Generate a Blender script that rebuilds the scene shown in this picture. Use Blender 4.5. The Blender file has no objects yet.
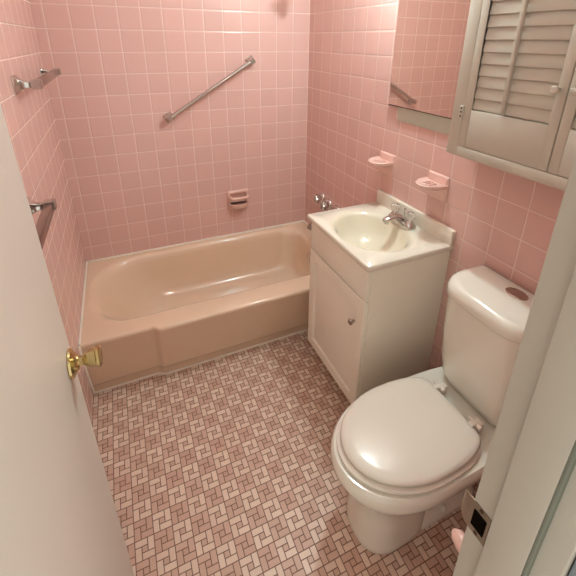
import bpy, bmesh, math
from mathutils import Vector, Matrix

S = bpy.context.scene
COL = S.collection
T = 0.1095                       # tile pitch
W = 1.4695                       # room width (left wall x=0, right wall x=W)
ROW0 = 16.2446 * T               # height of the tile joint counted as row 0
CEIL = 2.36
YF = -2.105                      # inner face of the front wall
PI = math.pi

# ------------------------------------------------------------------ helpers
def new():
    return bmesh.new()

def link(o):
    COL.objects.link(o)
    return o

def empty(name, loc, label=None, cat=None, group=None):
    o = link(bpy.data.objects.new(name, None))
    o.location = loc
    o.empty_display_size = 0.05
    if label: o['label'] = label
    if cat: o['category'] = cat
    if group: o['group'] = group
    return o

def root_loc(p):
    v = Vector((0, 0, 0))
    while p is not None:
        v += p.location
        p = p.parent
    return v

def obj(name, bm, mat, parent=None, smooth=40, origin=None):
    """one mesh object; bm holds world coordinates, stored relative to its thing"""
    off = root_loc(parent) if parent else Vector(origin or (0, 0, 0))
    bmesh.ops.remove_doubles(bm, verts=bm.verts[:], dist=1e-5)
    bmesh.ops.recalc_face_normals(bm, faces=bm.faces[:])
    if off.length: bmesh.ops.translate(bm, verts=bm.verts[:], vec=-off)
    me = bpy.data.meshes.new(name)
    bm.to_mesh(me); bm.free()
    me.materials.append(mat)
    if smooth:
        for p in me.polygons: p.use_smooth = True
        me.set_sharp_from_angle(angle=math.radians(smooth))
    o = link(bpy.data.objects.new(name, me))
    if parent: o.parent = parent
    else: o.location = off
    return o

def tag(o, label=None, cat=None, group=None, kind=None):
    if label: o['label'] = label
    if cat: o['category'] = cat
    if group: o['group'] = group
    if kind: o['kind'] = kind
    return o

def copy_tree(o, parent=None):
    c = o.copy(); COL.objects.link(c)
    if parent is not None: c.parent = parent
    for ch in list(o.children): copy_tree(ch, c)
    return c

def box(bm, x0, x1, y0, y1, z0, z1, bev=0.0, seg=2):
    b = new()
    bmesh.ops.create_cube(b, size=1.0)
    for v in b.verts:
        v.co = Vector(((x0 + x1) / 2 + v.co.x * (x1 - x0), (y0 + y1) / 2 + v.co.y * (y1 - y0), (z0 + z1) / 2 + v.co.z * (z1 - z0)))
    if bev:
        bmesh.ops.bevel(b, geom=b.edges[:], offset=bev, segments=seg, profile=0.5, affect='EDGES')
    merge(bm, b)

def merge(bm, b, mat=None):
    if mat is not None: bmesh.ops.transform(b, matrix=mat, verts=b.verts[:])
    me = bpy.data.meshes.new('tmp'); b.to_mesh(me); b.free()
    bm.from_mesh(me); bpy.data.meshes.remove(me)

def loft(bm, loops, cap0=True, cap1=True, closed=True):
    rows = [[bm.verts.new(p) for p in L] for L in loops]
    n = len(rows[0])
    for a, b in zip(rows, rows[1:]):
        for i in range(n if closed else n - 1):
            j = (i + 1) % n
            bm.faces.new((a[i], a[j], b[j], b[i]))
    if cap0: bm.faces.new(rows[0])
    if cap1: bm.faces.new(rows[-1])
    return rows

def rrect(x0, x1, y0, y1, r, z, n=6):
    """rounded rectangle loop; r is one radius or four (x1y1, x0y1, x0y0, x1y0)"""
    rs = r if isinstance(r, (tuple, list)) else (r,) * 4
    out = []
    for k, (cx, cy) in enumerate(((x1, y1), (x0, y1), (x0, y0), (x1, y0))):
        rr = max(rs[k], 1e-4)
        sx = -1 if cx == x1 else 1
        sy = -1 if cy == y1 else 1
        for i in range(n + 1):
            a = PI / 2 * (k + i / n)
            out.append(Vector((cx + sx * rr + rr * math.cos(a), cy + sy * rr + rr * math.sin(a), z)))
    return out

def lathe(bm, prof, origin, axis, seg=32):
    """prof: (distance along axis, radius)"""
    ax = Vector(axis).normalized()
    q = Vector((0, 0, 1)).rotation_difference(ax)
    loops = []
    for d, r in prof:
        loops.append([Vector(origin) + q @ Vector((max(r, 1e-4) * math.cos(2 * PI * i / seg), max(r, 1e-4) * math.sin(2 * PI * i / seg), d)) for i in range(seg)])
    loft(bm, loops)

def tube(bm, pts, r, seg=16):
    pts = [Vector(p) for p in pts]
    rs = r if isinstance(r, (list, tuple)) else [r] * len(pts)
    loops = []
    ref = None
    for i, p in enumerate(pts):
        d = (pts[min(i + 1, len(pts) - 1)] - pts[max(i - 1, 0)]).normalized()
        if ref is None:
            ref = d.cross(Vector((0, 0, 1)) if abs(d.z) < 0.9 else Vector((1, 0, 0))).normalized()
        ref = (ref - d * ref.dot(d)).normalized()
        b = d.cross(ref)
        loops.append([p + ref * (rs[i] * math.cos(2 * PI * k / seg)) + b * (rs[i] * math.sin(2 * PI * k / seg)) for k in range(seg)])
    loft(bm, loops)

def bez(p0, p1, p2, p3, n=10):
    p0, p1, p2, p3 = map(Vector, (p0, p1, p2, p3))
    return [p0 * (1 - t) ** 3 + p1 * 3 * t * (1 - t) ** 2 + p2 * 3 * t * t * (1 - t) + p3 * t ** 3 for t in (i / n for i in range(n + 1))]

# ------------------------------------------------------------------ materials
class NT:
    def __init__(self, name):
        self.m = bpy.data.materials.new(name); self.m.use_nodes = True
        self.t = self.m.node_tree
        self.b = self.t.nodes['Principled BSDF']
    def n(self, typ, **kw):
        o = self.t.nodes.new(typ)
        for k, v in kw.items(): setattr(o, k, v)
        return o
    def put(self, sock, v):
        if isinstance(v, bpy.types.NodeSocket): self.t.links.new(v, sock)
        else: sock.default_value = v
    def math(self, op, *a):
        o = self.n('ShaderNodeMath', operation=op)
        for i, v in enumerate(a): self.put(o.inputs[i], v)
        return o.outputs[0]
    def smooth(self, v, a, b, c=0.0, d=1.0):
        o = self.n('ShaderNodeMapRange', interpolation_type='SMOOTHSTEP')
        for i, x in enumerate((v, a, b, c, d)): self.put(o.inputs[i], x)
        return o.outputs[0]
    def mix(self, f, a, b, blend='MIX'):
        o = self.n('ShaderNodeMix', data_type='RGBA', blend_type=blend)
        self.put(o.inputs[0], f); self.put(o.inputs[6], a); self.put(o.inputs[7], b)
        return o.outputs[2]
    def noise(self, scale, detail=3, vec=None, rough=0.5):
        o = self.n('ShaderNodeTexNoise')
        o.inputs['Scale'].default_value = scale; o.inputs['Detail'].default_value = detail
        o.inputs['Roughness'].default_value = rough
        if vec is None:
            vec = self.n('ShaderNodeTexCoord').outputs['Object']
        self.t.links.new(vec, o.inputs['Vector'])
        return o.outputs[0]
    def xyz(self):
        c = self.n('ShaderNodeTexCoord')
        s = self.n('ShaderNodeSeparateXYZ'); self.t.links.new(c.outputs['Object'], s.inputs[0])
        return c.outputs['Object'], s.outputs
    def comb(self, x, y, z):
        c = self.n('ShaderNodeCombineXYZ')
        for i, v in enumerate((x, y, z)): self.put(c.inputs[i], v)
        return c.outputs[0]
    def white(self, vec):
        o = self.n('ShaderNodeTexWhiteNoise', noise_dimensions='3D'); self.t.links.new(vec, o.inputs['Vector'])
        return o.outputs['Value'], o.outputs['Color']
    def bump(self, h, strength=0.3, dist=0.002):
        o = self.n('ShaderNodeBump')
        o.inputs['Strength'].default_value = strength; o.inputs['Distance'].default_value = dist
        self.put(o.inputs['Height'], h)
        self.t.links.new(o.outputs[0], self.b.inputs['Normal'])

def lin(r, g, b):
    f = lambda c: (c / 255 / 12.92) if c / 255 <= 0.04045 else ((c / 255 + 0.055) / 1.055) ** 2.4
    return (f(r), f(g), f(b), 1)

def plain(name, rgb, rough=0.4, metal=0.0, var=0.06, scale=14, bump=0.0, bscale=60, coat=0.0, **kw):
    m = NT(name)
    c = lin(*rgb)
    nz = m.noise(scale, 4)
    dark = tuple(x * (1 - var) for x in c[:3]) + (1,)
    lite = tuple(min(1, x * (1 + var)) for x in c[:3]) + (1,)
    m.put(m.b.inputs['Base Color'], m.mix(nz, dark, lite))
    m.b.inputs['Roughness'].default_value = rough
    m.b.inputs['Metallic'].default_value = metal
    if coat:
        m.b.inputs['Coat Weight'].default_value = coat
        m.b.inputs['Coat Roughness'].default_value = 0.08
    if bump:
        m.bump(m.noise(bscale, 3), bump, 0.001)
    for k, v in kw.items(): m.b.inputs[k].default_value = v
    return m.m

TILE = lin(221, 179, 169)
GROUT = lin(240, 215, 203)
def tile_mat(name, axis, off):
    """glazed square tiles; axis 0 -> columns along x, 1 -> columns along y"""
    m = NT(name)
    vec, s = m.xyz()
    u = m.math('DIVIDE', m.math('SUBTRACT', s[axis], off), T)
    v = m.math('DIVIDE', m.math('SUBTRACT', s[2], ROW0), T)
    def edge(c):
        f = m.math('FRACT', c)
        return m.math('MULTIPLY', m.math('MINIMUM', f, m.math('SUBTRACT', 1.0, f)), T)
    d = m.math('MINIMUM', edge(u), edge(v))
    mask = m.smooth(d, 0.0011, 0.0023)
    val, colr = m.white(m.comb(m.math('FLOOR', u), m.math('FLOOR', v), float(axis)))
    c1 = m.mix(val, tuple(x * 0.975 for x in TILE[:3]) + (1,), tuple(x * 1.025 for x in TILE[:3]) + (1,))
    g = m.mix(m.noise(9, 3, vec), GROUT, tuple(x * 0.85 for x in GROUT[:3]) + (1,))
    m.put(m.b.inputs['Base Color'], m.mix(mask, g, c1))
    m.put(m.b.inputs['Roughness'], m.smooth(mask, 0, 1, 0.6, 0.24))
    pil = m.smooth(d, 0.0005, 0.007)
    wav = m.noise(7, 2, vec)
    h = m.math('ADD', pil, m.math('MULTIPLY', wav, 0.6))
    # every tile sits a touch out of plane
    sc = m.n('ShaderNodeSeparateColor'); m.t.links.new(colr, sc.inputs[0])
    tu = m.math('MULTIPLY', m.math('SUBTRACT', sc.outputs[0], 0.5), m.math('FRACT', u))
    tv = m.math('MULTIPLY', m.math('SUBTRACT', sc.outputs[1], 0.5), m.math('FRACT', v))
    h = m.math('ADD', h, m.math('MULTIPLY', m.math('ADD', tu, tv), 0.25))
    m.bump(h, 0.55, 0.0016)
    return m.m

def floor_mat():
    m = NT('pinwheel_floor')
    vec, s = m.xyz()
    P = 0.0633
    u = m.math('DIVIDE', m.math('SUBTRACT', s[0], 0.307 - P / 2), P)
    v = m.math('DIVIDE', m.math('SUBTRACT', -1.287 + P / 2, s[1]), P)     # downwards, towards the viewer
    fu, fv = m.math('FRACT', u), m.math('FRACT', v)
    iu, iv = m.math('FLOOR', u), m.math('FLOOR', v)
    par = m.math('FRACT', m.math('MULTIPLY', m.math('ADD', iu, iv), 0.5))
    par = m.math('GREATER_THAN', par, 0.25)
    a = 0.345
    rects = [(0, 1 - a, 0, a), (1 - a, 1, 0, 1 - a), (a, 1, 1 - a, 1), (0, a, a, 1), (a, 1 - a, a, 1 - a)]
    dmin, ident = None, None
    for k, (x0, x1, y0, y1) in enumerate(rects):
        dx = m.math('SUBTRACT', m.math('ABSOLUTE', m.math('SUBTRACT', fu, (x0 + x1) / 2)), (x1 - x0) / 2)
        dy = m.math('SUBTRACT', m.math('ABSOLUTE', m.math('SUBTRACT', fv, (y0 + y1) / 2)), (y1 - y0) / 2)
        d = m.math('MAXIMUM', dx, dy)
        ins = m.math('MULTIPLY', m.math('LESS_THAN', d, 0.0), float(k + 1))
        dmin = d if dmin is None else m.math('MINIMUM', dmin, d)
        ident = ins if ident is None else m.math('ADD', ident, ins)
    mask = m.smooth(dmin, -0.034, -0.012, 1.0, 0.0)
    val, colr = m.white(m.comb(iu, iv, ident))
    uval, _ = m.white(m.comb(iu, iv, 77.0))
    light = m.mix(val, lin(226, 202, 184), lin(238, 218, 201))
    dark = m.mix(val, lin(203, 168, 149), lin(216, 184, 166))
    dark = m.mix(m.math('MULTIPLY', uval, 0.35), dark, lin(208, 162, 145))
    c = m.mix(par, light, dark)
    cen = m.math('GREATER_THAN', ident, 4.5)
    c = m.mix(m.math('MULTIPLY', cen, 0.75), c, lin(196, 158, 138))
    c = m.mix(m.math('MULTIPLY', m.noise(120, 3, vec), 0.35), c, lin(196, 158, 138))
    c = m.mix(mask, lin(120, 86, 70), c)
    m.put(m.b.inputs['Base Color'], c)
    m.put(m.b.inputs['Roughness'], m.smooth(mask, 0, 1, 0.7, 0.36))
    m.bump(m.math('ADD', mask, m.math('MULTIPLY', m.noise(60, 2, vec), 0.3)), 0.35, 0.0012)
    return m.m

M_BACK = tile_mat('pink_tile_back', 0, (1 - 0.5942) * T)
M_RIGHT = tile_mat('pink_tile_right', 1, -2.6066 * T)
M_LEFT = tile_mat('pink_tile_left', 1, -0.55 * T)
M_FLOOR = floor_mat()
M_CEIL = plain('ceiling_paint', (246, 242, 236), 0.8, bump=0.2)
M_TUB = plain('beige_pink_enamel', (229, 201, 174), 0.16, var=0.02, coat=0.5)
M_CAULK = plain('white_caulk', (248, 238, 226), 0.5, var=0.1, scale=40)
M_WHITE = plain('white_painted_wood', (180, 174, 162), 0.42, var=0.03, bump=0.12, bscale=45)
M_VAN = plain('vanity_white_laminate', (246, 240, 224), 0.35, var=0.02, bump=0.04)
M_CAB = plain('greyed_white_paint', (194, 187, 172), 0.5, var=0.05, bump=0.15, bscale=50)
M_DOOR = plain('door_gloss_paint', (216, 207, 196), 0.34, var=0.03, scale=5, bump=0.1, bscale=18)
M_BASIN = plain('cream_basin', (230, 221, 200), 0.14, var=0.02, scale=6, coat=0.4)
M_TOP = plain('cultured_marble', (234, 226, 210), 0.16, var=0.02, scale=6, coat=0.4)
M_CHINA = plain('white_china', (236, 232, 219), 0.1, var=0.01, coat=0.6)
M_SEAT = plain('seat_plastic', (230, 222, 209), 0.2, var=0.01)
M_PINK = plain('pink_ceramic', (232, 190, 178), 0.12, var=0.03, coat=0.5)
M_PINK2 = plain('dusty_pink_ceramic', (223, 180, 167), 0.14, var=0.03, coat=0.5)
M_CHROME = plain('chrome', (205, 203, 200), 0.12, metal=1.0, var=0.02)
M_DULL = plain('aged_chrome', (176, 164, 154), 0.26, metal=1.0, var=0.06, scale=40)
M_BRASS = plain('polished_brass', (202, 184, 134), 0.14, metal=1.0, var=0.05)
M_STRIKE = plain('worn_nickel', (160, 150, 136), 0.3, metal=1.0, var=0.12, scale=60)
M_DARK = plain('dark_recess', (20, 15, 12), 0.9)
M_DARK.node_tree.nodes['Principled BSDF'].inputs['Specular IOR Level'].default_value = 0.0
M_SMOKE = plain('smoky_chrome', (150, 138, 132), 0.2, metal=1.0, var=0.05)
M_EDGE = plain('mirror_edge', (104, 84, 72), 0.35, metal=0.6)
M_BRONZE = plain('darkened_screw', (92, 74, 58), 0.4, metal=0.7)
M_MIRROR = plain('mirror_glass', (238, 232, 226), 0.015, metal=1.0, var=0.0)
M_ACRYL = plain('clear_acrylic', (250, 248, 244), 0.06, var=0.0)
M_ACRYL.node_tree.nodes['Principled BSDF'].inputs['Transmission Weight'].default_value = 0.9
M_ACRYL.node_tree.nodes['Principled BSDF'].inputs['IOR'].default_value = 1.47
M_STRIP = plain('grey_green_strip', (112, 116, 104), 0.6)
M_HALL = plain('hall_casing_paint', (128, 140, 148), 0.5, var=0.03, bump=0.1)
mm = NT('glowing_bulb')
mm.b.inputs['Base Color'].default_value = (1, 0.9, 0.75, 1)
mm.b.inputs['Emission Color'].default_value = (0.81, 0.985, 1.0, 1)
mm.b.inputs['Emission Strength'].default_value = 520.0
M_BULB = mm.m
mm = NT('fill_glow')  # glowing surface of the added overhead fill lamp
mm.b.inputs['Base Color'].default_value = (0.9, 0.9, 0.88, 1)
mm.b.inputs['Emission Color'].default_value = (0.80, 0.985, 1.0, 1)
mm.b.inputs['Emission Strength'].default_value = 3.0
M_FILL = mm.m

# ------------------------------------------------------------------ the room
def struct(name, bm, mat, parent=None, smooth=0):
    o = obj(name, bm, mat, parent, smooth)
    if parent is None: o['kind'] = 'structure'
    return o
TH = 0.08
b = new(); box(b, -TH, W + TH, YF - 0.11, TH, -0.06, 0.0); struct('floor', b, M_FLOOR)
b = new(); box(b, -TH, W + TH, YF - 0.11, TH, CEIL, CEIL + 0.06); struct('ceiling', b, M_CEIL)
b = new(); box(b, -TH, W + TH, 0.0, TH, 0, CEIL); struct('wall_back', b, M_BACK)
b = new(); box(b, -TH, 0.0, YF - 0.11, 0.0, 0, CEIL); struct('wall_left', b, M_LEFT)
b = new(); box(b, W, W + TH, YF - 0.11, 0.0, 0, CEIL); struct('wall_right', b, M_RIGHT)
JL, JR, HEAD = 0.118, 0.715, 2.04
b = new()
box(b, 0.0, JL - 0.018, YF - 0.1, YF, 0, CEIL)
box(b, JR + 0.018, W, YF - 0.1, YF, 0, CEIL)
box(b, JL - 0.018, JR + 0.018, YF - 0.1, YF, HEAD + 0.018, CEIL)
struct('wall_front', b, M_BACK)
# door frame: jambs, stops, casings
YH = YF - 0.105
def jamb(name, sign, xf):
    r = empty(name, (xf, YF, 0)); r['kind'] = 'structure'
    b = new(); box(b, min(xf, xf + sign * 0.018), max(xf, xf + sign * 0.018), YH, -2.0905, 0, HEAD, 0.003, 3); obj('jamb', b, M_WHITE, r)
    b = new(); box(b, min(xf, xf - sign * 0.013), max(xf, xf - sign * 0.013), -2.178, -2.127, 0, HEAD - 0.002, 0.002); obj('door_stop', b, M_WHITE, r)
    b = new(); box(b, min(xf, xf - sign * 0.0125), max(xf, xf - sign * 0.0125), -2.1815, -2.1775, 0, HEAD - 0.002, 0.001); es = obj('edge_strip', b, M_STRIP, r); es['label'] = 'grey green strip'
    b = new(); x2 = xf + sign * 0.019
    box(b, min(x2, xf + sign * 0.075), max(x2, xf + sign * 0.075), YF - 0.004, -2.092, 0, HEAD + 0.06, 0.003); obj('room_casing', b, M_WHITE, r)
    b = new(); x2 = xf + sign * 0.006
    box(b, min(x2, xf + sign * 0.085), max(x2, xf + sign * 0.085), YH - 0.018, YH - 0.001, 0, HEAD + 0.06, 0.003); obj('hall_casing', b, M_HALL, r)
    return r
TR = jamb('trim_1', 1, JR)
tl_root = empty('trim_2', (JL, YF, 0)); tl_root['kind'] = 'structure'
b = new(); box(b, JL - 0.018, JL, YH, -2.0905, 0, HEAD, 0.002); obj('jamb', b, M_WHITE, tl_root)
hd = empty('trim_3', (0.4, YF, HEAD)); hd['kind'] = 'structure'
b = new(); box(b, JL, JR, YH, -2.0905, HEAD, HEAD + 0.018, 0.002); obj('head_jamb', b, M_WHITE, hd)
# strike plate let into the right jamb, its curved lip turned round the room edge
ZS = 0.953
b = new()
prof = [(-2.1215, 0.0), (-2.0905, 0.0), (-2.082, 0.0010), (-2.075, 0.004), (-2.0715, 0.008)]
zz = lambda i: (0.031, 0.031, 0.029, 0.024, 0.017)[i]
lo = [[Vector((JR - 0.0012 + dx, y, ZS - zz(i))), Vector((JR - 0.0012 + dx, y, ZS + zz(i))), Vector((JR + 0.0008 + dx, y - 0.001, ZS + zz(i))), Vector((JR + 0.0008 + dx, y - 0.001, ZS - zz(i)))] for i, (y, dx) in enumerate(prof)]
loft(b, lo)
sp = obj('strike_plate', b, M_STRIKE, TR); sp['label'] = 'worn nickel strike plate'
b = new(); box(b, JR - 0.0024, JR - 0.001, -2.117, -2.096, ZS - 0.017, ZS + 0.017); obj('latch_hole', b, M_DARK, sp)
b = new()
for dz in (-0.026, 0.026): lathe(b, [(0, 0.0032), (0.0012, 0.003), (0.0016, 0.0)], (JR - 0.0011, -2.106, ZS + dz), (-1, 0, 0), 14)
obj('screws', b, M_BRONZE, sp)

# ------------------------------------------------------------------ the door
DX, DY = 0.1625, -1.555
DR = empty('door_1', (DX, -2.175, 0.0)); DR['kind'] = 'structure'
b = new(); box(b, DX - 0.035, DX, -2.175, DY, 0.012, 2.03, 0.002); obj('door_leaf', b, M_DOOR, DR)
KZ, KY = 1.010, DY - 0.037
b = new(); lathe(b, [(0, 0.029), (0.002, 0.031), (0.006, 0.0295), (0.010, 0.022), (0.014, 0.017), (0.017, 0.015), (0.019, 0.0)], (DX, KY, KZ), (1, 0, 0), 40)
rose = obj('door_knob', b, M_BRASS, DR); rose['label'] = 'polished brass knob'
b = new(); lathe(b, [(0.012, 0.0), (0.012, 0.0105), (0.022, 0.0095), (0.027, 0.011), (0.032, 0.0155), (0.037, 0.0180), (0.048, 0.0190), (0.051, 0.0225), (0.055, 0.0225), (0.058, 0.019), (0.059, 0.012), (0.0575, 0.007), (0.0575, 0.0)], (DX, KY, KZ), (1, 0, 0), 40)
obj('knob_handle', b, M_BRASS, rose)
b = new(); box(b, DX - 0.030, DX - 0.005, DY - 0.001, DY + 0.0015, KZ - 0.028, KZ + 0.028); obj('latch_plate', b, M_BRASS, DR)
b = new()
for zc in (0.25, 1.05, 1.8): lathe(b, [(-0.045, 0.005), (0.045, 0.005)], (DX - 0.002, -2.172, zc), (0, 0, 1), 12)
obj('hinge_pins', b, M_BRASS, DR)
DR.rotation_euler = (0, 0, 0)
DOOR_LEAN = math.radians(-1.0)

# ------------------------------------------------------------------ bathtub
b = new()
RZ = 0.364
def tub_loop(x0, x1, y0, y1, r, z): return rrect(x0, x1, y0, y1, r, z, 10)
loops = [tub_loop(0.002, W - 0.002, -0.718, -0.002, 0.001, RZ),
         tub_loop(0.026, W - 0.096, -0.652, -0.034, (0.10, 0.25, 0.20, 0.10), RZ + 0.001),
         tub_loop(0.034, W - 0.102, -0.645, -0.041, (0.10, 0.25, 0.20, 0.10), RZ - 0.001),
         tub_loop(0.046, W - 0.110, -0.635, -0.049, (0.11, 0.25, 0.20, 0.11), RZ - 0.007),
         tub_loop(0.060, W - 0.117, -0.625, -0.056, (0.12, 0.25, 0.20, 0.12), RZ - 0.019),
         tub_loop(0.082, W - 0.122, -0.616, -0.062, (0.12, 0.25, 0.20, 0.12), 0.318),
         tub_loop(0.120, W - 0.130, -0.604, -0.070, (0.12, 0.24, 0.20, 0.12), 0.26),
         tub_loop(0.175, W - 0.140, -0.590, -0.081, (0.12, 0.23, 0.20, 0.12), 0.19),
         tub_loop(0.255, W - 0.155, -0.573, -0.096, (0.12, 0.21, 0.18, 0.12), 0.120),
         tub_loop(0.310, W - 0.170, -0.556, -0.112, (0.12, 0.19, 0.16, 0.12), 0.090),
         tub_loop(0.370, W - 0.195, -0.530, -0.137, (0.11, 0.16, 0.14, 0.11), 0.074),
         tub_loop(0.440, W - 0.240, -0.490, -0.180, (0.10, 0.12, 0.12, 0.10), 0.068)]
loft(b, loops, cap0=False, cap1=True)
def step(x):                                   # the apron's long right-hand part stands forward of the short left part
    t = min(1, max(0, (x - 0.308) / 0.036)); t = t * t * (3 - 2 * t)
    return 0.026 * t
prof = [(-0.718, RZ), (-0.728, RZ), (-0.733, RZ - 0.0015), (-0.7375, RZ - 0.0055), (-0.7395, RZ - 0.011), (-0.7395, RZ - 0.020), (-0.736, RZ - 0.032), (-0.722, 0.26), (-0.705, 0.16), (-0.690, 0.078), (-0.687, 0.068), (-0.679, 0.064), (-0.676, 0.058), (-0.660, 0.0)]
xs = [0.002, 0.1, 0.2, 0.28, 0.304, 0.312, 0.320, 0.330, 0.340, 0.348, 0.356, 0.38, 0.5, 0.8, 1.1, W - 0.002]
lo = []
for x in xs:
    lo.append([Vector((x, y - (step(x) if i > 0 else 0) * (1.0 if z > 0.2 else 0.75), z)) for i, (y, z) in enumerate(prof)])
loft(b, lo, cap0=False, cap1=False, closed=False)
TUB = empty('bathtub', (W / 2, -0.37, 0), 'beige pink enamel bathtub built in along the tiled back wall', 'bathtub')
obj('tub_shell', b, M_TUB, TUB, 50)
b = new()
box(b, 0.001, W - 0.001, -0.008, -0.0005, RZ - 0.001, RZ + 0.009, 0.001)
box(b, 0.0005, 0.009, -0.735, -0.001, RZ - 0.001, RZ + 0.007, 0.001)
box(b, W - 0.007, W - 0.0005, -0.735, -0.001, RZ - 0.001, RZ + 0.006, 0.001)
pts = [(0.004, -0.746, RZ), (0.004, -0.744, 0.32), (0.004, -0.712, 0.15), (0.004, -0.684, 0.06), (0.004, -0.664, 0.003)]
tube(b, pts, 0.0055, 8)
tube(b, [(x, -0.662 - 0.75 * step(x), 0.001) for x in xs], 0.0075, 8)
cb = obj('caulk_bead', b, M_CAULK, TUB); cb['label'] = 'white caulk line'
b = new(); lathe(b, [(0, 0.03), (0.004, 0.029), (0.006, 0.02), (0.007, 0.0)], (W - 0.128, -0.34, 0.275), (-1, 0, 0.08), 28); obj('overflow_plate', b, M_CHROME, TUB)
b = new(); lathe(b, [(0, 0.028), (0.003, 0.027), (0.004, 0.018), (0.002, 0.0)], (W - 0.30, -0.34, 0.067), (0, 0, 1), 28); obj('drain', b, M_CHROME, TUB)

# ------------------------------------------------------------------ grab bar on the back wall
A, B = Vector((0.570, -0.042, 1.205)), Vector((1.075, -0.042, 1.508))
G = empty('grab_bar', (0.57, 0, 1.2), 'long chrome bar mounted slantwise on the tiled back wall', 'grab bar')
d = (B - A).normalized()
b = new(); tube(b, [A - d * 0.012, A, A + d * 0.02, B - d * 0.02, B, B + d * 0.012], [0.009, 0.012, 0.012, 0.012, 0.012, 0.009], 20); obj('bar', b, M_CHROME, G)
for P in (A, B):
    b = new()
    ang = math.atan2(d.z, d.x)
    R = Matrix.Translation(Vector((P.x, 0, P.z))) @ Matrix.Rotation(-ang, 4, 'Y')
    q = new()
    L = []
    for y, h in ((0.001, 0.025), (-0.005, 0.025), (-0.009, 0.021), (-0.022, 0.0155), (-0.050, 0.0155), (-0.057, 0.012)):
        L.append([Vector((v.x, y, v.y)) for v in rrect(-h, h, -h, h, 0.003, 0, 3)])
    loft(q, L)
    merge(b, q, R); obj('flange', b, M_CHROME, G)

# ------------------------------------------------------------------ soap dish set in the back wall
SX0, SX1, SZ0, SZ1 = 0.888, 1.034, 0.556, 0.692
SD = empty('wall_soap_dish', ((SX0 + SX1) / 2, 0, SZ0), 'dusty pink ceramic soap holder with grab rail above the tub', 'soap dish')
b = new()
lo = []
for y, g in ((-0.0005, 0.0), (-0.010, 0.0), (-0.016, 0.004), (-0.018, 0.012)):
    lo.append([Vector((v.x, y, v.y)) for v in rrect(SX0 + g, SX1 - g, SZ0 + g, SZ1 - g, 0.012, 0, 4)])
for y, g in ((-0.017, 0.018), (-0.008, 0.022), (-0.004, 0.030)):
    lo.append([Vector((v.x, y, v.y)) for v in rrect(SX0 + g, SX1 - g, SZ0 + g, SZ1 - g, 0.008, 0, 4)])
loft(b, lo)
obj('back_plate', b, M_PINK2, SD)
b = new()
# tray with a raised lip, reaching out of the wall
outline = lambda k, z, y0: [Vector((x, y, z)) for x, y in [((SX0 + SX1) / 2 + (0.066 * k) * math.cos(a), y0 + (-0.052 * k) * max(0.0, math.sin(a)) ** 0.7) for a in [PI * i / 24 for i in range(25)]]]
loft(b, [outline(0.80, 0.572, -0.010), outline(0.97, 0.590, -0.010), outline(1.0, 0.604, -0.010), outline(0.95, 0.608, -0.010), outline(0.88, 0.600, -0.010), outline(0.6, 0.596, -0.010)])
obj('tray', b, M_PINK2, SD)
b = new()
tube(b, bez((SX0 + 0.012, -0.012, 0.655), (SX0 + 0.012, -0.062, 0.652), (SX0 + 0.030, -0.060, 0.650), ((SX0 + SX1) / 2, -0.060, 0.650), 8)[:-1] + bez(((SX0 + SX1) / 2, -0.060, 0.650), (SX1 - 0.030, -0.060, 0.650), (SX1 - 0.012, -0.062, 0.652), (SX1 - 0.012, -0.012, 0.655), 8), 0.0095, 14)
obj('grab_rail', b, M_PINK2, SD)

# ------------------------------------------------------------------ towel bars on the left wall
def bracket(bm, y, z, reach, k=1.0):
    L = []
    for x, h in ((-0.001, 0.030), (0.004, 0.030), (0.007, 0.027), (0.018, 0.017), (0.032, 0.011), (reach - 0.018, 0.010), (reach - 0.016, 0.0155), (reach + 0.014, 0.0155), (reach + 0.016, 0.0135)):
        h = h * k if x < reach - 0.017 else h
        L.append([Vector((x, y + v.x, z + v.y)) for v in rrect(-h, h, -h, h, 0.002, 0, 2)])
    loft(bm, L)
def towel_bar(y0, y1, z, label, reach=0.066):
    r = empty('towel_bar', (0, (y0 + y1) / 2, z), label, 'towel bar', 'chrome towel bars on the left wall')
    b = new(); box(b, reach - 0.013, reach + 0.013, y0 - 0.004, y1 + 0.004, z - 0.013, z + 0.013, 0.003); obj('bar', b, M_SMOKE, r)
    for y in (y0, y1):
        b = new(); bracket(b, y, z, reach, 0.5 if y > -0.5 else 1.0); obj('bracket', b, M_CHROME, r)
    return r
towel_bar(-0.735, -0.14, 1.478, 'upper chrome towel bar on the pink left wall with flared bracket')
towel_bar(-1.50, -0.985, 1.130, 'lower chrome towel bar on left wall partly behind the open door')

# ------------------------------------------------------------------ tub valves and spout on the right wall
def valve(y, z, label):
    r = empty('faucet_handle', (W, y, z), label, 'faucet handle', 'tub faucet handles on the right wall')
    b = new(); lathe(b, [(0.0, 0.036), (0.003, 0.036), (0.012, 0.029), (0.020, 0.016), (0.038, 0.012), (0.039, 0.0)], (W + 0.001, y, z), (-1, 0, 0), 28); obj('escutcheon', b, M_CHROME, r)
    b = new()
    L = []
    for dx, k in ((0.020, 0.55), (0.024, 0.92), (0.030, 1.0), (0.050, 0.95), (0.056, 0.82), (0.058, 0.3)):
        L.append([Vector((W - dx, y + k * (0.0285 + 0.003 * math.cos(6 * a)) * math.cos(a), z + k * (0.0285 + 0.003 * math.cos(6 * a)) * math.sin(a))) for a in [2 * PI * i / 48 for i in range(48)]])
    loft(b, L); obj('knob', b, M_CHROME, r)
    return r
valve(-0.250, 0.648, 'chrome tub faucet handle nearest the back wall corner')
valve(-0.345, 0.637, 'middle chrome tub faucet handle beyond the vanity top')
valve(-0.452, 0.634, 'chrome tub faucet handle peeking over the vanity top edge')
b = new(); tube(b, [(W + 0.001, -0.345, 0.515), (W - 0.004, -0.345, 0.515), (W - 0.03, -0.345, 0.515), (W - 0.10, -0.345, 0.512), (W - 0.13, -0.345, 0.500), (W - 0.138, -0.345, 0.486)], [0.032, 0.032, 0.025, 0.024, 0.021, 0.017], 24)
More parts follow.
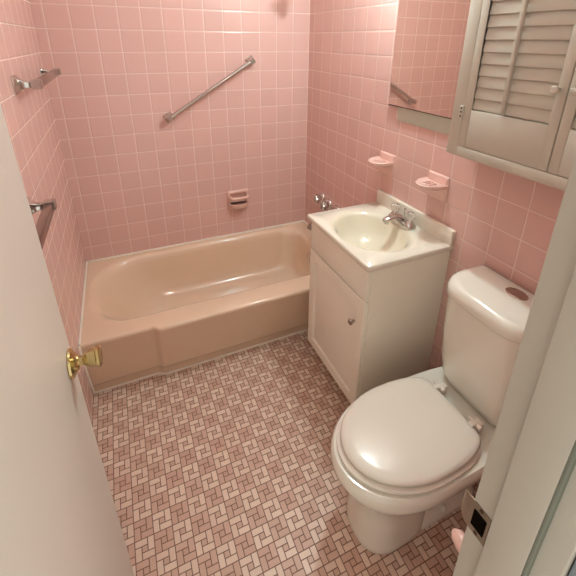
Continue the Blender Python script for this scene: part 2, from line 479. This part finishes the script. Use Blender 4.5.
tag(obj('tub_spout', b, M_DULL, None, 40, (W, -0.345, 0.515)), 'chrome tub spout just showing past the vanity top corner', 'spout')
# shower arm and head, its rim at the top edge of the view
SH = empty('shower_head', (W, -0.345, 1.96), 'chrome shower head on a bent arm high above the tub', 'shower head')
b = new(); tube(b, bez((W - 0.001, -0.345, 1.97), (W - 0.08, -0.345, 1.985), (W - 0.13, -0.345, 1.975), (W - 0.165, -0.345, 1.935), 10), 0.011, 14)
lathe(b, [(0, 0.028), (0.004, 0.026), (0.007, 0.012)], (W - 0.0005, -0.345, 1.97), (-1, 0, 0), 24); obj('arm', b, M_CHROME, SH)
b = new(); lathe(b, [(-0.012, 0.012), (0.0, 0.017), (0.018, 0.018), (0.034, 0.030), (0.050, 0.038), (0.058, 0.038), (0.059, 0.0)], (W - 0.162, -0.345, 1.94), (-0.62, 0, -0.78), 28); obj('head', b, M_CHROME, SH)

# ------------------------------------------------------------------ vanity
VX, VY0, VY1 = 1.086, -1.334, -0.866
VC = empty('vanity_cabinet', ((VX + W) / 2, -1.10, 0), 'white bathroom vanity cabinet with single panelled door beside the tub', 'cabinet')
b = new()
pl = [(VX, 0.112), (VX, 0.834), (W - 0.001, 0.834), (W - 0.001, 0.0), (VX + 0.070, 0.0), (VX + 0.070, 0.112)]
for ya, yb in ((VY0, VY0 + 0.016), (VY1 - 0.016, VY1)):
    loft(b, [[Vector((x, y, z)) for x, z in pl] for y in (ya, yb)])
box(b, VX, W - 0.001, VY0 + 0.016, VY1 - 0.016, 0.112, 0.128)
box(b, VX + 0.070, VX + 0.084, VY0 + 0.016, VY1 - 0.016, 0.0, 0.112)
box(b, VX, VX + 0.008, VY0 + 0.016, VY1 - 0.016, 0.660, 0.834)
box(b, VX, VX + 0.016, VY0 + 0.016, VY0 + 0.05, 0.128, 0.660)
box(b, VX, VX + 0.016, VY1 - 0.05, VY1 - 0.016, 0.128, 0.660)
box(b, W - 0.008, W - 0.001, VY0 + 0.016, VY1 - 0.016, 0.128, 0.834)
obj('carcass', b, M_VAN, VC, 0)
b = new(); box(b, VX - 0.016, VX, VY0 + 0.002, VY1 - 0.002, 0.692, 0.832, 0.0025); obj('false_front', b, M_VAN, VC)
# door: frame, sunk border and raised field, lofted as nested rectangles
b = new()
y0, y1, z0, z1 = VY0 + 0.004, VY1 - 0.004, 0.122, 0.685
lo = []
for x, g in ((VX - 0.0005, 0), (VX - 0.015, 0), (VX - 0.018, 0.003), (VX - 0.018, 0.050), (VX - 0.0115, 0.056), (VX - 0.0115, 0.066), (VX - 0.0165, 0.084)):
    lo.append([Vector((x, y, z)) for y, z in ((y0 + g, z0 + g), (y1 - g, z0 + g), (y1 - g, z1 - g), (y0 + g, z1 - g))])
loft(b, lo)
vd = obj('door', b, M_VAN, VC, 20)
b = new(); lathe(b, [(0, 0.006), (0.008, 0.0055), (0.012, 0.010), (0.019, 0.0135), (0.023, 0.012), (0.025, 0.0)], (VX - 0.0175, -1.272, 0.560), (-1, 0, 0), 24); obj('knob', b, M_DULL, vd)

VT = empty('washbasin', (1.26, -1.10, 0.835), 'cream vanity top with moulded oval basin and low backsplash', 'washbasin')
b = new()
TX0, TX1, TY0, TY1, TZ = 1.055, W - 0.001, -1.346, -0.850, 0.861
N4 = 16
def rect_loop(x0, x1, y0, y1, z):
    out = []
    cs = [(x1, y1), (x0, y1), (x0, y0), (x1, y0)]
    for k in range(4):
        (ax, ay), (bx, by) = cs[k], cs[(k + 1) % 4]
        for i in range(N4): out.append(Vector((ax + (bx - ax) * i / N4, ay + (by - ay) * i / N4, z)))
    return out
EX, EY = 1.240, -1.098
def ell(rx, ry, z, cx=EX, cy=EY):
    return [Vector((cx + rx * math.cos(PI / 4 + 2 * PI * i / (4 * N4)), cy + ry * math.sin(PI / 4 + 2 * PI * i / (4 * N4)), z)) for i in range(4 * N4)]
lo = [rect_loop(TX0 + 0.004, TX1, TY0 + 0.004, TY1 - 0.004, 0.835), rect_loop(TX0, TX1, TY0, TY1, 0.839), rect_loop(TX0, TX1, TY0, TY1, TZ - 0.004), rect_loop(TX0 + 0.004, TX1 - 0.001, TY0 + 0.004, TY1 - 0.004, TZ),
      ell(0.168, 0.204, TZ), ell(0.162, 0.198, TZ - 0.0008), ell(0.156, 0.191, TZ - 0.003), ell(0.149, 0.183, TZ - 0.008), ell(0.142, 0.175, TZ - 0.018), ell(0.135, 0.166, TZ - 0.038), ell(0.124, 0.152, TZ - 0.070), ell(0.103, 0.125, TZ - 0.100), ell(0.072, 0.086, TZ - 0.120), ell(0.040, 0.044, TZ - 0.128), ell(0.024, 0.024, TZ - 0.131)]
loft(b, lo[:5], cap0=False, cap1=False)
obj('basin_top', b, M_TOP, VT, 50)
b = new(); loft(b, lo[4:], cap0=False)
bs = obj('basin', b, M_BASIN, VT, 50); bs['label'] = 'cream oval basin'
b = new(); box(b, W - 0.021, W - 0.0008, TY0, TY1, TZ - 0.002, 0.926, 0.004, 3); obj('backsplash', b, M_TOP, VT)
b = new(); lathe(b, [(0, 0.023), (0.003, 0.022), (0.003, 0.016), (0.001, 0.012), (0.001, 0.0)], (EX, EY, TZ - 0.131), (0, 0, 1), 24); obj('drain', b, M_CHROME, VT)

# ------------------------------------------------------------------ basin faucet
FX, FY = 1.406, -1.098
FA = empty('sink_faucet', (FX, FY, TZ), 'chrome sink faucet with clear acrylic knobs on the cream vanity top', 'faucet')
b = new()
lo = []
for z, g in ((0.0005, 0.0), (0.008, 0.0), (0.016, 0.003), (0.022, 0.010)):
    lo.append(rrect(FX - 0.026 + g, FX + 0.026 - g, FY - 0.078 + g, FY + 0.078 - g, 0.020 - g * 0.6, TZ + z, 5))
loft(b, lo); obj('base', b, M_CHROME, FA)
b = new()
lo = []
for x, z, hw, hh in ((FX + 0.012, 0.020, 0.018, 0.010), (FX - 0.010, 0.032, 0.021, 0.014), (FX - 0.045, 0.036, 0.019, 0.012), (FX - 0.078, 0.034, 0.017, 0.011), (FX - 0.094, 0.030, 0.015, 0.010), (FX - 0.100, 0.026, 0.010, 0.007)):
    lo.append([Vector((x, FY + hw * math.cos(a), TZ + z + hh * math.sin(a))) for a in [2 * PI * i / 20 for i in range(20)]])
loft(b, lo); lathe(b, [(0, 0.010), (0.016, 0.010)], (FX - 0.084, FY, TZ + 0.010), (0, 0, 1), 16)
lathe(b, [(0, 0.003), (0.032, 0.003), (0.034, 0.006), (0.040, 0.006), (0.042, 0.0)], (FX + 0.012, FY, TZ + 0.028), (0, 0, 1), 12)
obj('spout', b, M_CHROME, FA)
for s in (-1, 1):
    y = FY + s * 0.051
    b = new(); lathe(b, [(0, 0.020), (0.006, 0.018), (0.014, 0.011), (0.018, 0.010), (0.018, 0.0)], (FX, y, TZ + 0.020), (0, 0, 1), 24)
    st = obj('handle', b, M_CHROME, FA)
    b = new()
    L = []
    for z, k in ((0.037, 0.55), (0.040, 0.78), (0.050, 0.95), (0.064, 1.0), (0.070, 0.86), (0.072, 0.4)):
        L.append([Vector((FX + k * (0.0205 + 0.0018 * math.cos(8 * a)) * math.cos(a), y + k * (0.0205 + 0.0018 * math.cos(8 * a)) * math.sin(a), TZ + z)) for a in [2 * PI * i / 48 for i in range(48)]])
    loft(b, L); k = obj('acrylic_knob', b, M_ACRYL, st); k['label'] = 'clear acrylic knob'

# ------------------------------------------------------------------ pink dishes on the right wall
def wall_dish(yc, label):
    z1 = 6.0; ztop = ROW0 - 6 * T + 0.001
    r = empty('soap_dish', (W, yc, ztop - T), label, 'soap dish', 'pink ceramic dishes above the vanity')
    b = new()
    lo = []
    for dx, g in ((-0.001, 0.0), (0.007, 0.0), (0.011, 0.003), (0.012, 0.006)):
        lo.append([Vector((W - dx, yc + v.x, ztop + v.y)) for v in rrect(-0.054 + g, 0.054 - g, -0.108 + g, 0.0 - g, 0.004, 0, 3)])
    loft(b, lo); obj('back_plate', b, M_PINK, r)
    zc = ztop - 0.036
    def half(k, z):
        return [Vector((W - 0.010 - 0.098 * k * max(0.0, math.sin(a)) ** 0.8, yc + 0.059 * k * (0.75 + 0.25 * max(0, math.sin(a)) if k < 0.5 else 1) * math.cos(a), z)) for a in [PI * i / 28 for i in range(29)]]
    b = new()
    loft(b, [half(0.55, zc - 0.022), half(0.85, zc - 0.012), half(0.99, zc), half(1.0, zc + 0.005), half(0.96, zc + 0.008), half(0.90, zc + 0.004), half(0.6, zc + 0.001)])
    d = obj('dish', b, M_PINK, r)
    b = new()
    for k in (-1, 0, 1):
        tube(b, [(W - 0.030, yc + k * 0.018, zc + 0.0015), (W - 0.032, yc + k * 0.018, zc + 0.004), (W - 0.068, yc + k * 0.016, zc + 0.004), (W - 0.070, yc + k * 0.016, zc + 0.0015)], 0.003, 8)
    obj('ridges', b, M_PINK, d)
    return r
wall_dish(-0.884, 'pink ceramic soap dish on the right wall below the mirror corner')
wall_dish(-1.216, 'pink ceramic soap dish on the right wall between faucet and white shuttered cabinet')

# ------------------------------------------------------------------ medicine cabinet
MC = empty('medicine_cabinet', (W, -1.06, 1.30), 'mirrored medicine cabinet on the right wall above the basin', 'medicine cabinet')
b = new(); lo = []
for x, g in ((W - 0.0005, 0.0), (W - 0.005, 0.0), (W - 0.0072, 0.003)):
    lo.append([Vector((x, y, z)) for y, z in [(v.x, v.y) for v in rrect(-1.300 + g, -0.915 - g, 1.288 + g, 1.835 - g, 0.020, 0, 5)]])
loft(b, lo); obj('body', b, plain('cabinet_enamel', (196, 196, 180), 0.35), MC)
XM = W - 0.014
b = new(); box(b, XM, W - 0.0075, -1.300, -0.860, 1.350, 1.838, 0.0015); md = obj('mirror_door', b, M_EDGE, MC)
b = new(); box(b, XM - 0.0025, XM + 0.0005, -1.298, -0.8635, 1.3545, 1.836, 0.0008, 1); obj('mirror_glass', b, M_MIRROR, md)

# ------------------------------------------------------------------ vanity light above the mirror (just out of view)
VL = empty('vanity_light', (W, -1.040, 2.12), 'bare round bulb on a wall bracket above the mirror', 'wall light')
b = new(); lathe(b, [(0, 0.055), (0.008, 0.055), (0.016, 0.045), (0.02, 0.0)], (W - 0.0005, -1.040, 2.155), (-1, 0, 0), 32)
tube(b, [(W - 0.01, -1.040, 2.155), (W - 0.08, -1.040, 2.160), (W - 0.115, -1.040, 2.150)], 0.009, 12); obj('bracket', b, M_CHROME, VL)
b = new(); lathe(b, [(0, 0.016), (0.03, 0.020), (0.034, 0.018), (0.034, 0.0)], (W - 0.108, -1.040, 2.152), (-0.9, 0, -0.42), 24); obj('socket', b, M_CHROME, VL)
b = new(); bmesh.ops.create_uvsphere(b, u_segments=24, v_segments=16, radius=0.036)
bmesh.ops.translate(b, verts=b.verts[:], vec=(1.296, -1.040, 2.12)); obj('bulb', b, M_BULB, VL)

# ------------------------------------------------------------------ shuttered cabinet over the toilet
CX = 1.345                                                 # front of the face frame
CZ0, CZ1, CY1, CY0 = 1.262, 1.96, -1.343, -2.04
WC = empty('wall_cabinet', (W, (CY0 + CY1) / 2, CZ0), 'off white shutter door cabinet hung on the wall above the toilet', 'wall cabinet')
b = new()
box(b, CX + 0.016, W - 0.001, CY0, CY1 + 0.0, CZ0, CZ1, 0.002)
fr = 0.040
box(b, CX, CX + 0.018, CY1 - 0.046, CY1, CZ0, CZ1, 0.0015)
box(b, CX, CX + 0.018, CY0, CY0 + 0.036, CZ0, CZ1, 0.0015)
box(b, CX, CX + 0.018, CY0 + 0.036, CY1 - 0.046, CZ0, CZ0 + 0.034, 0.0015)
box(b, CX, CX + 0.018, CY0 + 0.036, CY1 - 0.046, CZ1 - 0.04, CZ1, 0.0015)
obj('carcass', b, M_CAB, WC, 30)
def shutter(ya, yb, hinge_left):
    """ya < yb; door flush in the frame"""
    x0, x1 = CX - 0.001, CX + 0.016
    za, zb = CZ0 + 0.0355, CZ1 - 0.043
    st = 0.026
    zp = 1.420
    b = new()
    box(b, x0, x1, ya, ya + st, za, zb, 0.0015)
    box(b, x0, x1, yb - st, yb, za, zb, 0.0015)
    box(b, x0, x1, ya + st, yb - st, zb - 0.03, zb, 0.0015)
    box(b, x0 + 0.001, x1, ya + st, yb - st, za, zp, 0.0015)
    box(b, x1 - 0.003, x1 + 0.0005, ya + st, yb - st, zp, zb - 0.03)          # backing board
    d = obj('shutter_door', b, M_CAB, WC, 30)
    b = new()
    z = zp + 0.022
    pitch = 0.0345
    while z < zb - 0.045:
        q = new(); box(q, -0.0025, 0.0025, ya + st - 0.004, yb - st + 0.004, -0.0195, 0.0195, 0.002)
        merge(b, q, Matrix.Translation(Vector((x0 + 0.0105, 0, z))) @ Matrix.Rotation(math.radians(9.5), 4, 'Y'))
        z += pitch
    obj('louver_panel', b, M_CAB, d, 30)
    ym = (ya + yb) / 2 + (0.012 if hinge_left else -0.012)
    b = new(); box(b, x0 - 0.009, x0 + 0.003, ym - 0.006, ym + 0.006, zp + 0.004, zb - 0.04, 0.003); obj('tilt_rod', b, M_CAB, d)
    yk = ya + 0.022 if hinge_left else yb - 0.022
    b = new(); lathe(b, [(0, 0.006), (0.008, 0.005), (0.012, 0.009), (0.018, 0.0105), (0.022, 0.008), (0.0235, 0.0)], (x0, yk, 1.512), (-1, 0, 0), 20); obj('knob', b, M_CAB, d)
    yh = yb + 0.010 if hinge_left else ya - 0.010
    for zc in (1.409, 1.82):
        b = new()
        box(b, CX - 0.0025, CX + 0.0005, yh - 0.009, yh + 0.009, zc - 0.020, zc + 0.020, 0.001)
        lathe(b, [(-0.022, 0.0035), (0.022, 0.0035)], (CX - 0.004, yh - 0.010 if hinge_left else yh + 0.010, zc), (0, 0, 1), 10)
        h = obj('hinge', b, M_CAB, d)
        b = new()
        for dz in (0.012, 0.0, -0.014): lathe(b, [(0, 0.0035), (0.0015, 0.003), (0.002, 0)], (CX - 0.0025, yh, zc + dz), (-1, 0, 0), 10)
        obj('screws', b, M_BRONZE, h)
    return d
shutter(-1.6955, CY1 - 0.0475, True)
shutter(CY0 + 0.038, -1.6985, False)

# ------------------------------------------------------------------ toilet
TCY = -1.655
TO = empty('toilet', (1.2, TCY, 0), 'white two piece toilet with closed lid between vanity and door frame', 'toilet')
def egg(xf, xb, hw, z, cut=0.0, n=56, p=2.0, bw=None, xm=None):
    """closed loop: round front at xf, back at xb; widest (hw) at xm; back half-width bw"""
    xm = xm if xm is not None else xf + hw
    bw = hw if bw is None else bw
    out = []
    h = n // 2
    for i in range(h + 1):                                 # front half, from +y side round to -y side
        a = PI / 2 + PI * i / h
        ca, sa = math.cos(a), math.sin(a)
        out.append(Vector((xm + (xm - xf) * math.copysign(abs(ca) ** (2 / p), ca), TCY + hw * math.copysign(abs(sa) ** (2 / p), sa), z)))
    m = n - h
    for i in range(1, m):                                  # the back: side lines drawn in to bw, then straight across
        t = i / m
        if t < 0.4:
            s = t / 0.4; s = math.sin(s * PI / 2); e = 1 - math.sqrt(max(0.0, 1 - s ** 2.6))
            out.append(Vector((xm + (xb - xm) * s, TCY - (hw + (bw - hw) * e), z)))
        elif t <= 0.6:
            s = (t - 0.4) / 0.2
            out.append(Vector((xb, TCY - bw + 2 * bw * s, z)))
        else:
            s = (1 - t) / 0.4; s = math.sin(s * PI / 2); e = 1 - math.sqrt(max(0.0, 1 - s ** 2.6))
            out.append(Vector((xm + (xb - xm) * s, TCY + (hw + (bw - hw) * e), z)))
    return out
b = new()
# pedestal column and bowl in one surface
lo = [egg(0.860, 1.095, 0.106, 0.0, p=2.4, bw=0.085, xm=0.975), egg(0.857, 1.095, 0.108, 0.012, p=2.4, bw=0.085, xm=0.975), egg(0.858, 1.095, 0.107, 0.03, p=2.4, bw=0.085, xm=0.975), egg(0.856, 1.10, 0.106, 0.15, p=2.4, bw=0.085, xm=0.975),
      egg(0.848, 1.13, 0.112, 0.22, p=2.3, bw=0.10, xm=0.96), egg(0.830, 1.20, 0.132, 0.270, p=2.2, bw=0.11, xm=0.98), egg(0.795, 1.32, 0.164, 0.305, p=2.1, bw=0.13, xm=1.00), egg(0.782, 1.38, 0.181, 0.330, p=2.05, bw=0.14, xm=1.02), egg(0.773, 1.40, 0.188, 0.348, bw=0.150, xm=1.03),
      egg(0.771, 1.41, 0.190, 0.374, bw=0.155, xm=1.035), egg(0.773, 1.41, 0.189, 0.390, bw=0.155, xm=1.035), egg(0.780, 1.405, 0.183, 0.400, bw=0.150, xm=1.035), egg(0.82, 1.39, 0.14, 0.402, bw=0.12, xm=1.03)]
loft(b, lo)
# trapway body and foot behind the column
lo = []
for z, hw, x1 in ((0.0, 0.098, 1.37), (0.028, 0.098, 1.37), (0.038, 0.088, 1.365), (0.05, 0.074, 1.36), (0.14, 0.066, 1.35), (0.25, 0.075, 1.38), (0.33, 0.10, 1.40)):
    lo.append(rrect(1.04, x1, TCY - hw, TCY + hw, min(hw * 0.7, 0.06), z, 6))
loft(b, lo)
BO = obj('bowl', b, M_CHINA, TO, 50)
for s in (-1, 1):
    b = new(); lathe(b, [(0, 0.013), (0.006, 0.013), (0.013, 0.010), (0.017, 0.005), (0.018, 0.0)], (1.19, TCY + s * 0.086, 0.030), (0, 0, 1), 20); obj('bolt_cap', b, M_CHINA, BO)
SXM = 1.035
b = new()
loft(b, [egg(0.796, 1.225, 0.171, 0.402, bw=0.112, xm=SXM), egg(0.790, 1.230, 0.178, 0.406, bw=0.117, xm=SXM), egg(0.790, 1.230, 0.178, 0.414, bw=0.117, xm=SXM), egg(0.798, 1.225, 0.171, 0.418, bw=0.112, xm=SXM)])
obj('seat', b, M_SEAT, TO)
b = new()
loft(b, [egg(0.813, 1.228, 0.158, 0.4205, bw=0.100, xm=SXM), egg(0.805, 1.234, 0.167, 0.423, bw=0.106, xm=SXM), egg(0.802, 1.236, 0.170, 0.430, bw=0.108, xm=SXM), egg(0.805, 1.234, 0.167, 0.437, bw=0.105, xm=SXM), egg(0.814, 1.228, 0.158, 0.442, bw=0.097, xm=SXM),
         egg(0.84, 1.205, 0.135, 0.4445, bw=0.08, xm=SXM), egg(0.92, 1.13, 0.07, 0.447, bw=0.045, xm=SXM)])
obj('lid', b, M_SEAT, TO, 60)
for s in (-1, 1):
    b = new(); yc = TCY - 0.004 + s * 0.080
    box(b, 1.243, 1.280, yc - 0.015, yc + 0.015, 0.403, 0.440, 0.006, 3)
    box(b, 1.222, 1.250, yc - 0.010, yc + 0.010, 0.434, 0.447, 0.004, 3)
    tube(b, [(1.250, yc - 0.024, 0.438), (1.250, yc + 0.024, 0.438)], 0.0085, 14)
    obj('hinge', b, M_SEAT, TO)
# tank: bowed front, drawn in towards the bottom
def tk(x0, x1, hw, z, r): return rrect(x0, x1, TCY - hw, TCY + hw, (0.012, r, r, 0.012), z, 8)
b = new()
loft(b, [tk(1.322, 1.435, 0.125, 0.402, 0.05), tk(1.312, 1.440, 0.143, 0.420, 0.06), tk(1.298, 1.448, 0.158, 0.455, 0.07), tk(1.284, 1.452, 0.166, 0.53, 0.08), tk(1.269, 1.455, 0.168, 0.65, 0.085), tk(1.256, 1.456, 0.164, 0.78, 0.09), tk(1.254, 1.456, 0.163, 0.812, 0.09)])
obj('tank', b, M_CHINA, TO, 50)
b = new()
loft(b, [tk(1.256, 1.458, 0.160, 0.8125, 0.09), tk(1.246, 1.460, 0.168, 0.8135, 0.095), tk(1.243, 1.461, 0.171, 0.818, 0.098), tk(1.245, 1.461, 0.170, 0.842, 0.098), tk(1.250, 1.460, 0.166, 0.855, 0.098), tk(1.259, 1.456, 0.158, 0.8625, 0.092), tk(1.275, 1.448, 0.143, 0.866, 0.085), tk(1.32, 1.42, 0.08, 0.868, 0.04)])
tl = obj('tank_lid', b, M_CHINA, TO, 60)
b = new()
L = []
for z, k in ((0.8650, 1.0), (0.8685, 1.0), (0.8705, 0.93), (0.8700, 0.84), (0.8710, 0.8), (0.8710, 0.05)):
    L.append([Vector((1.400 + 0.027 * k * math.cos(a), TCY - 0.018 + 0.036 * k * math.sin(a), z)) for a in [2 * PI * i / 36 for i in range(36)]])
loft(b, L); fb = obj('flush_button', b, M_DULL, tl); fb['label'] = 'oval chrome flush button'

# ------------------------------------------------------------------ pink paper holder on the front wall beside the frame
PH = empty('toilet_paper_holder', (0.85, YF, 0.60), 'pink ceramic paper holder arm peeking past the strike plate', 'paper holder', None)
for k, xx in enumerate((0.812, 0.955)):
    b = new(); tube(b, [(xx, YF + 0.001, 0.69), (xx, YF + 0.010, 0.69), (xx, YF + 0.035, 0.692), (xx, YF + 0.064, 0.696), (xx, YF + 0.080, 0.697), (xx, YF + 0.088, 0.697)], [0.020, 0.019, 0.016, 0.017, 0.013, 0.005], 18); obj('arm', b, M_PINK, PH)

# ------------------------------------------------------------------ light
wd = bpy.data.worlds.new('hall_daylight'); S.world = wd; wd.use_nodes = True
bg = wd.node_tree.nodes['Background']
bg.inputs[0].default_value = (1.0, 0.93, 0.82, 1); bg.inputs[1].default_value = 1.1

FILL = empty('added_fill_light', (0.62, -1.25, CEIL), 'added round fill lamp overhead, out of view above the middle of the floor', 'added fill light')  # added out of view for soft fill, no known fixture here
b = new(); lathe(b, [(0, 0.15), (0.02, 0.15), (0.022, 0.12), (0.022, 0.0)], (0.62, -1.25, CEIL - 0.0005), (0, 0, -1), 40); obj('base', b, M_WHITE, FILL)
b = new(); lathe(b, [(0.020, 0.138), (0.035, 0.136), (0.060, 0.118), (0.080, 0.080), (0.088, 0.035), (0.089, 0.0)], (0.62, -1.25, CEIL), (0, 0, -1), 40); obj('fill_dome', b, M_FILL, FILL)

# ------------------------------------------------------------------ camera
yaw, pitch, roll, f = 0.4182, 0.3726, 0.0082, 381.5376
cy, sy, cp, sp_, cr, sr = math.cos(yaw), math.sin(yaw), math.cos(pitch), math.sin(pitch), math.cos(roll), math.sin(roll)
fwd = Vector((sy * cp, cy * cp, -sp_)); right = Vector((cy, -sy, 0)); up = right.cross(fwd)
r2 = right * cr + up * sr; u2 = -right * sr + up * cr
cam = bpy.data.cameras.new('camera'); co = link(bpy.data.objects.new('camera', cam))
co.matrix_world = Matrix((( r2.x, u2.x, -fwd.x, 0.3072), (r2.y, u2.y, -fwd.y, -2.3102), (r2.z, u2.z, -fwd.z, 1.6230), (0, 0, 0, 1)))
cam.sensor_fit = 'HORIZONTAL'; cam.sensor_width = 36; cam.lens = f / 576 * 36
cam.shift_x = -0.266 / 576; cam.shift_y = -98.146 / 576
cam.clip_start = 0.01
S.camera = co
DR.rotation_euler = (0, DOOR_LEAN, 0)

vs = S.view_settings
S.display_settings.display_device = 'sRGB'
vs.view_transform = 'Standard'; vs.look = 'None'; vs.gamma = 1.0; vs.use_curve_mapping = False
vs.exposure = 0.08
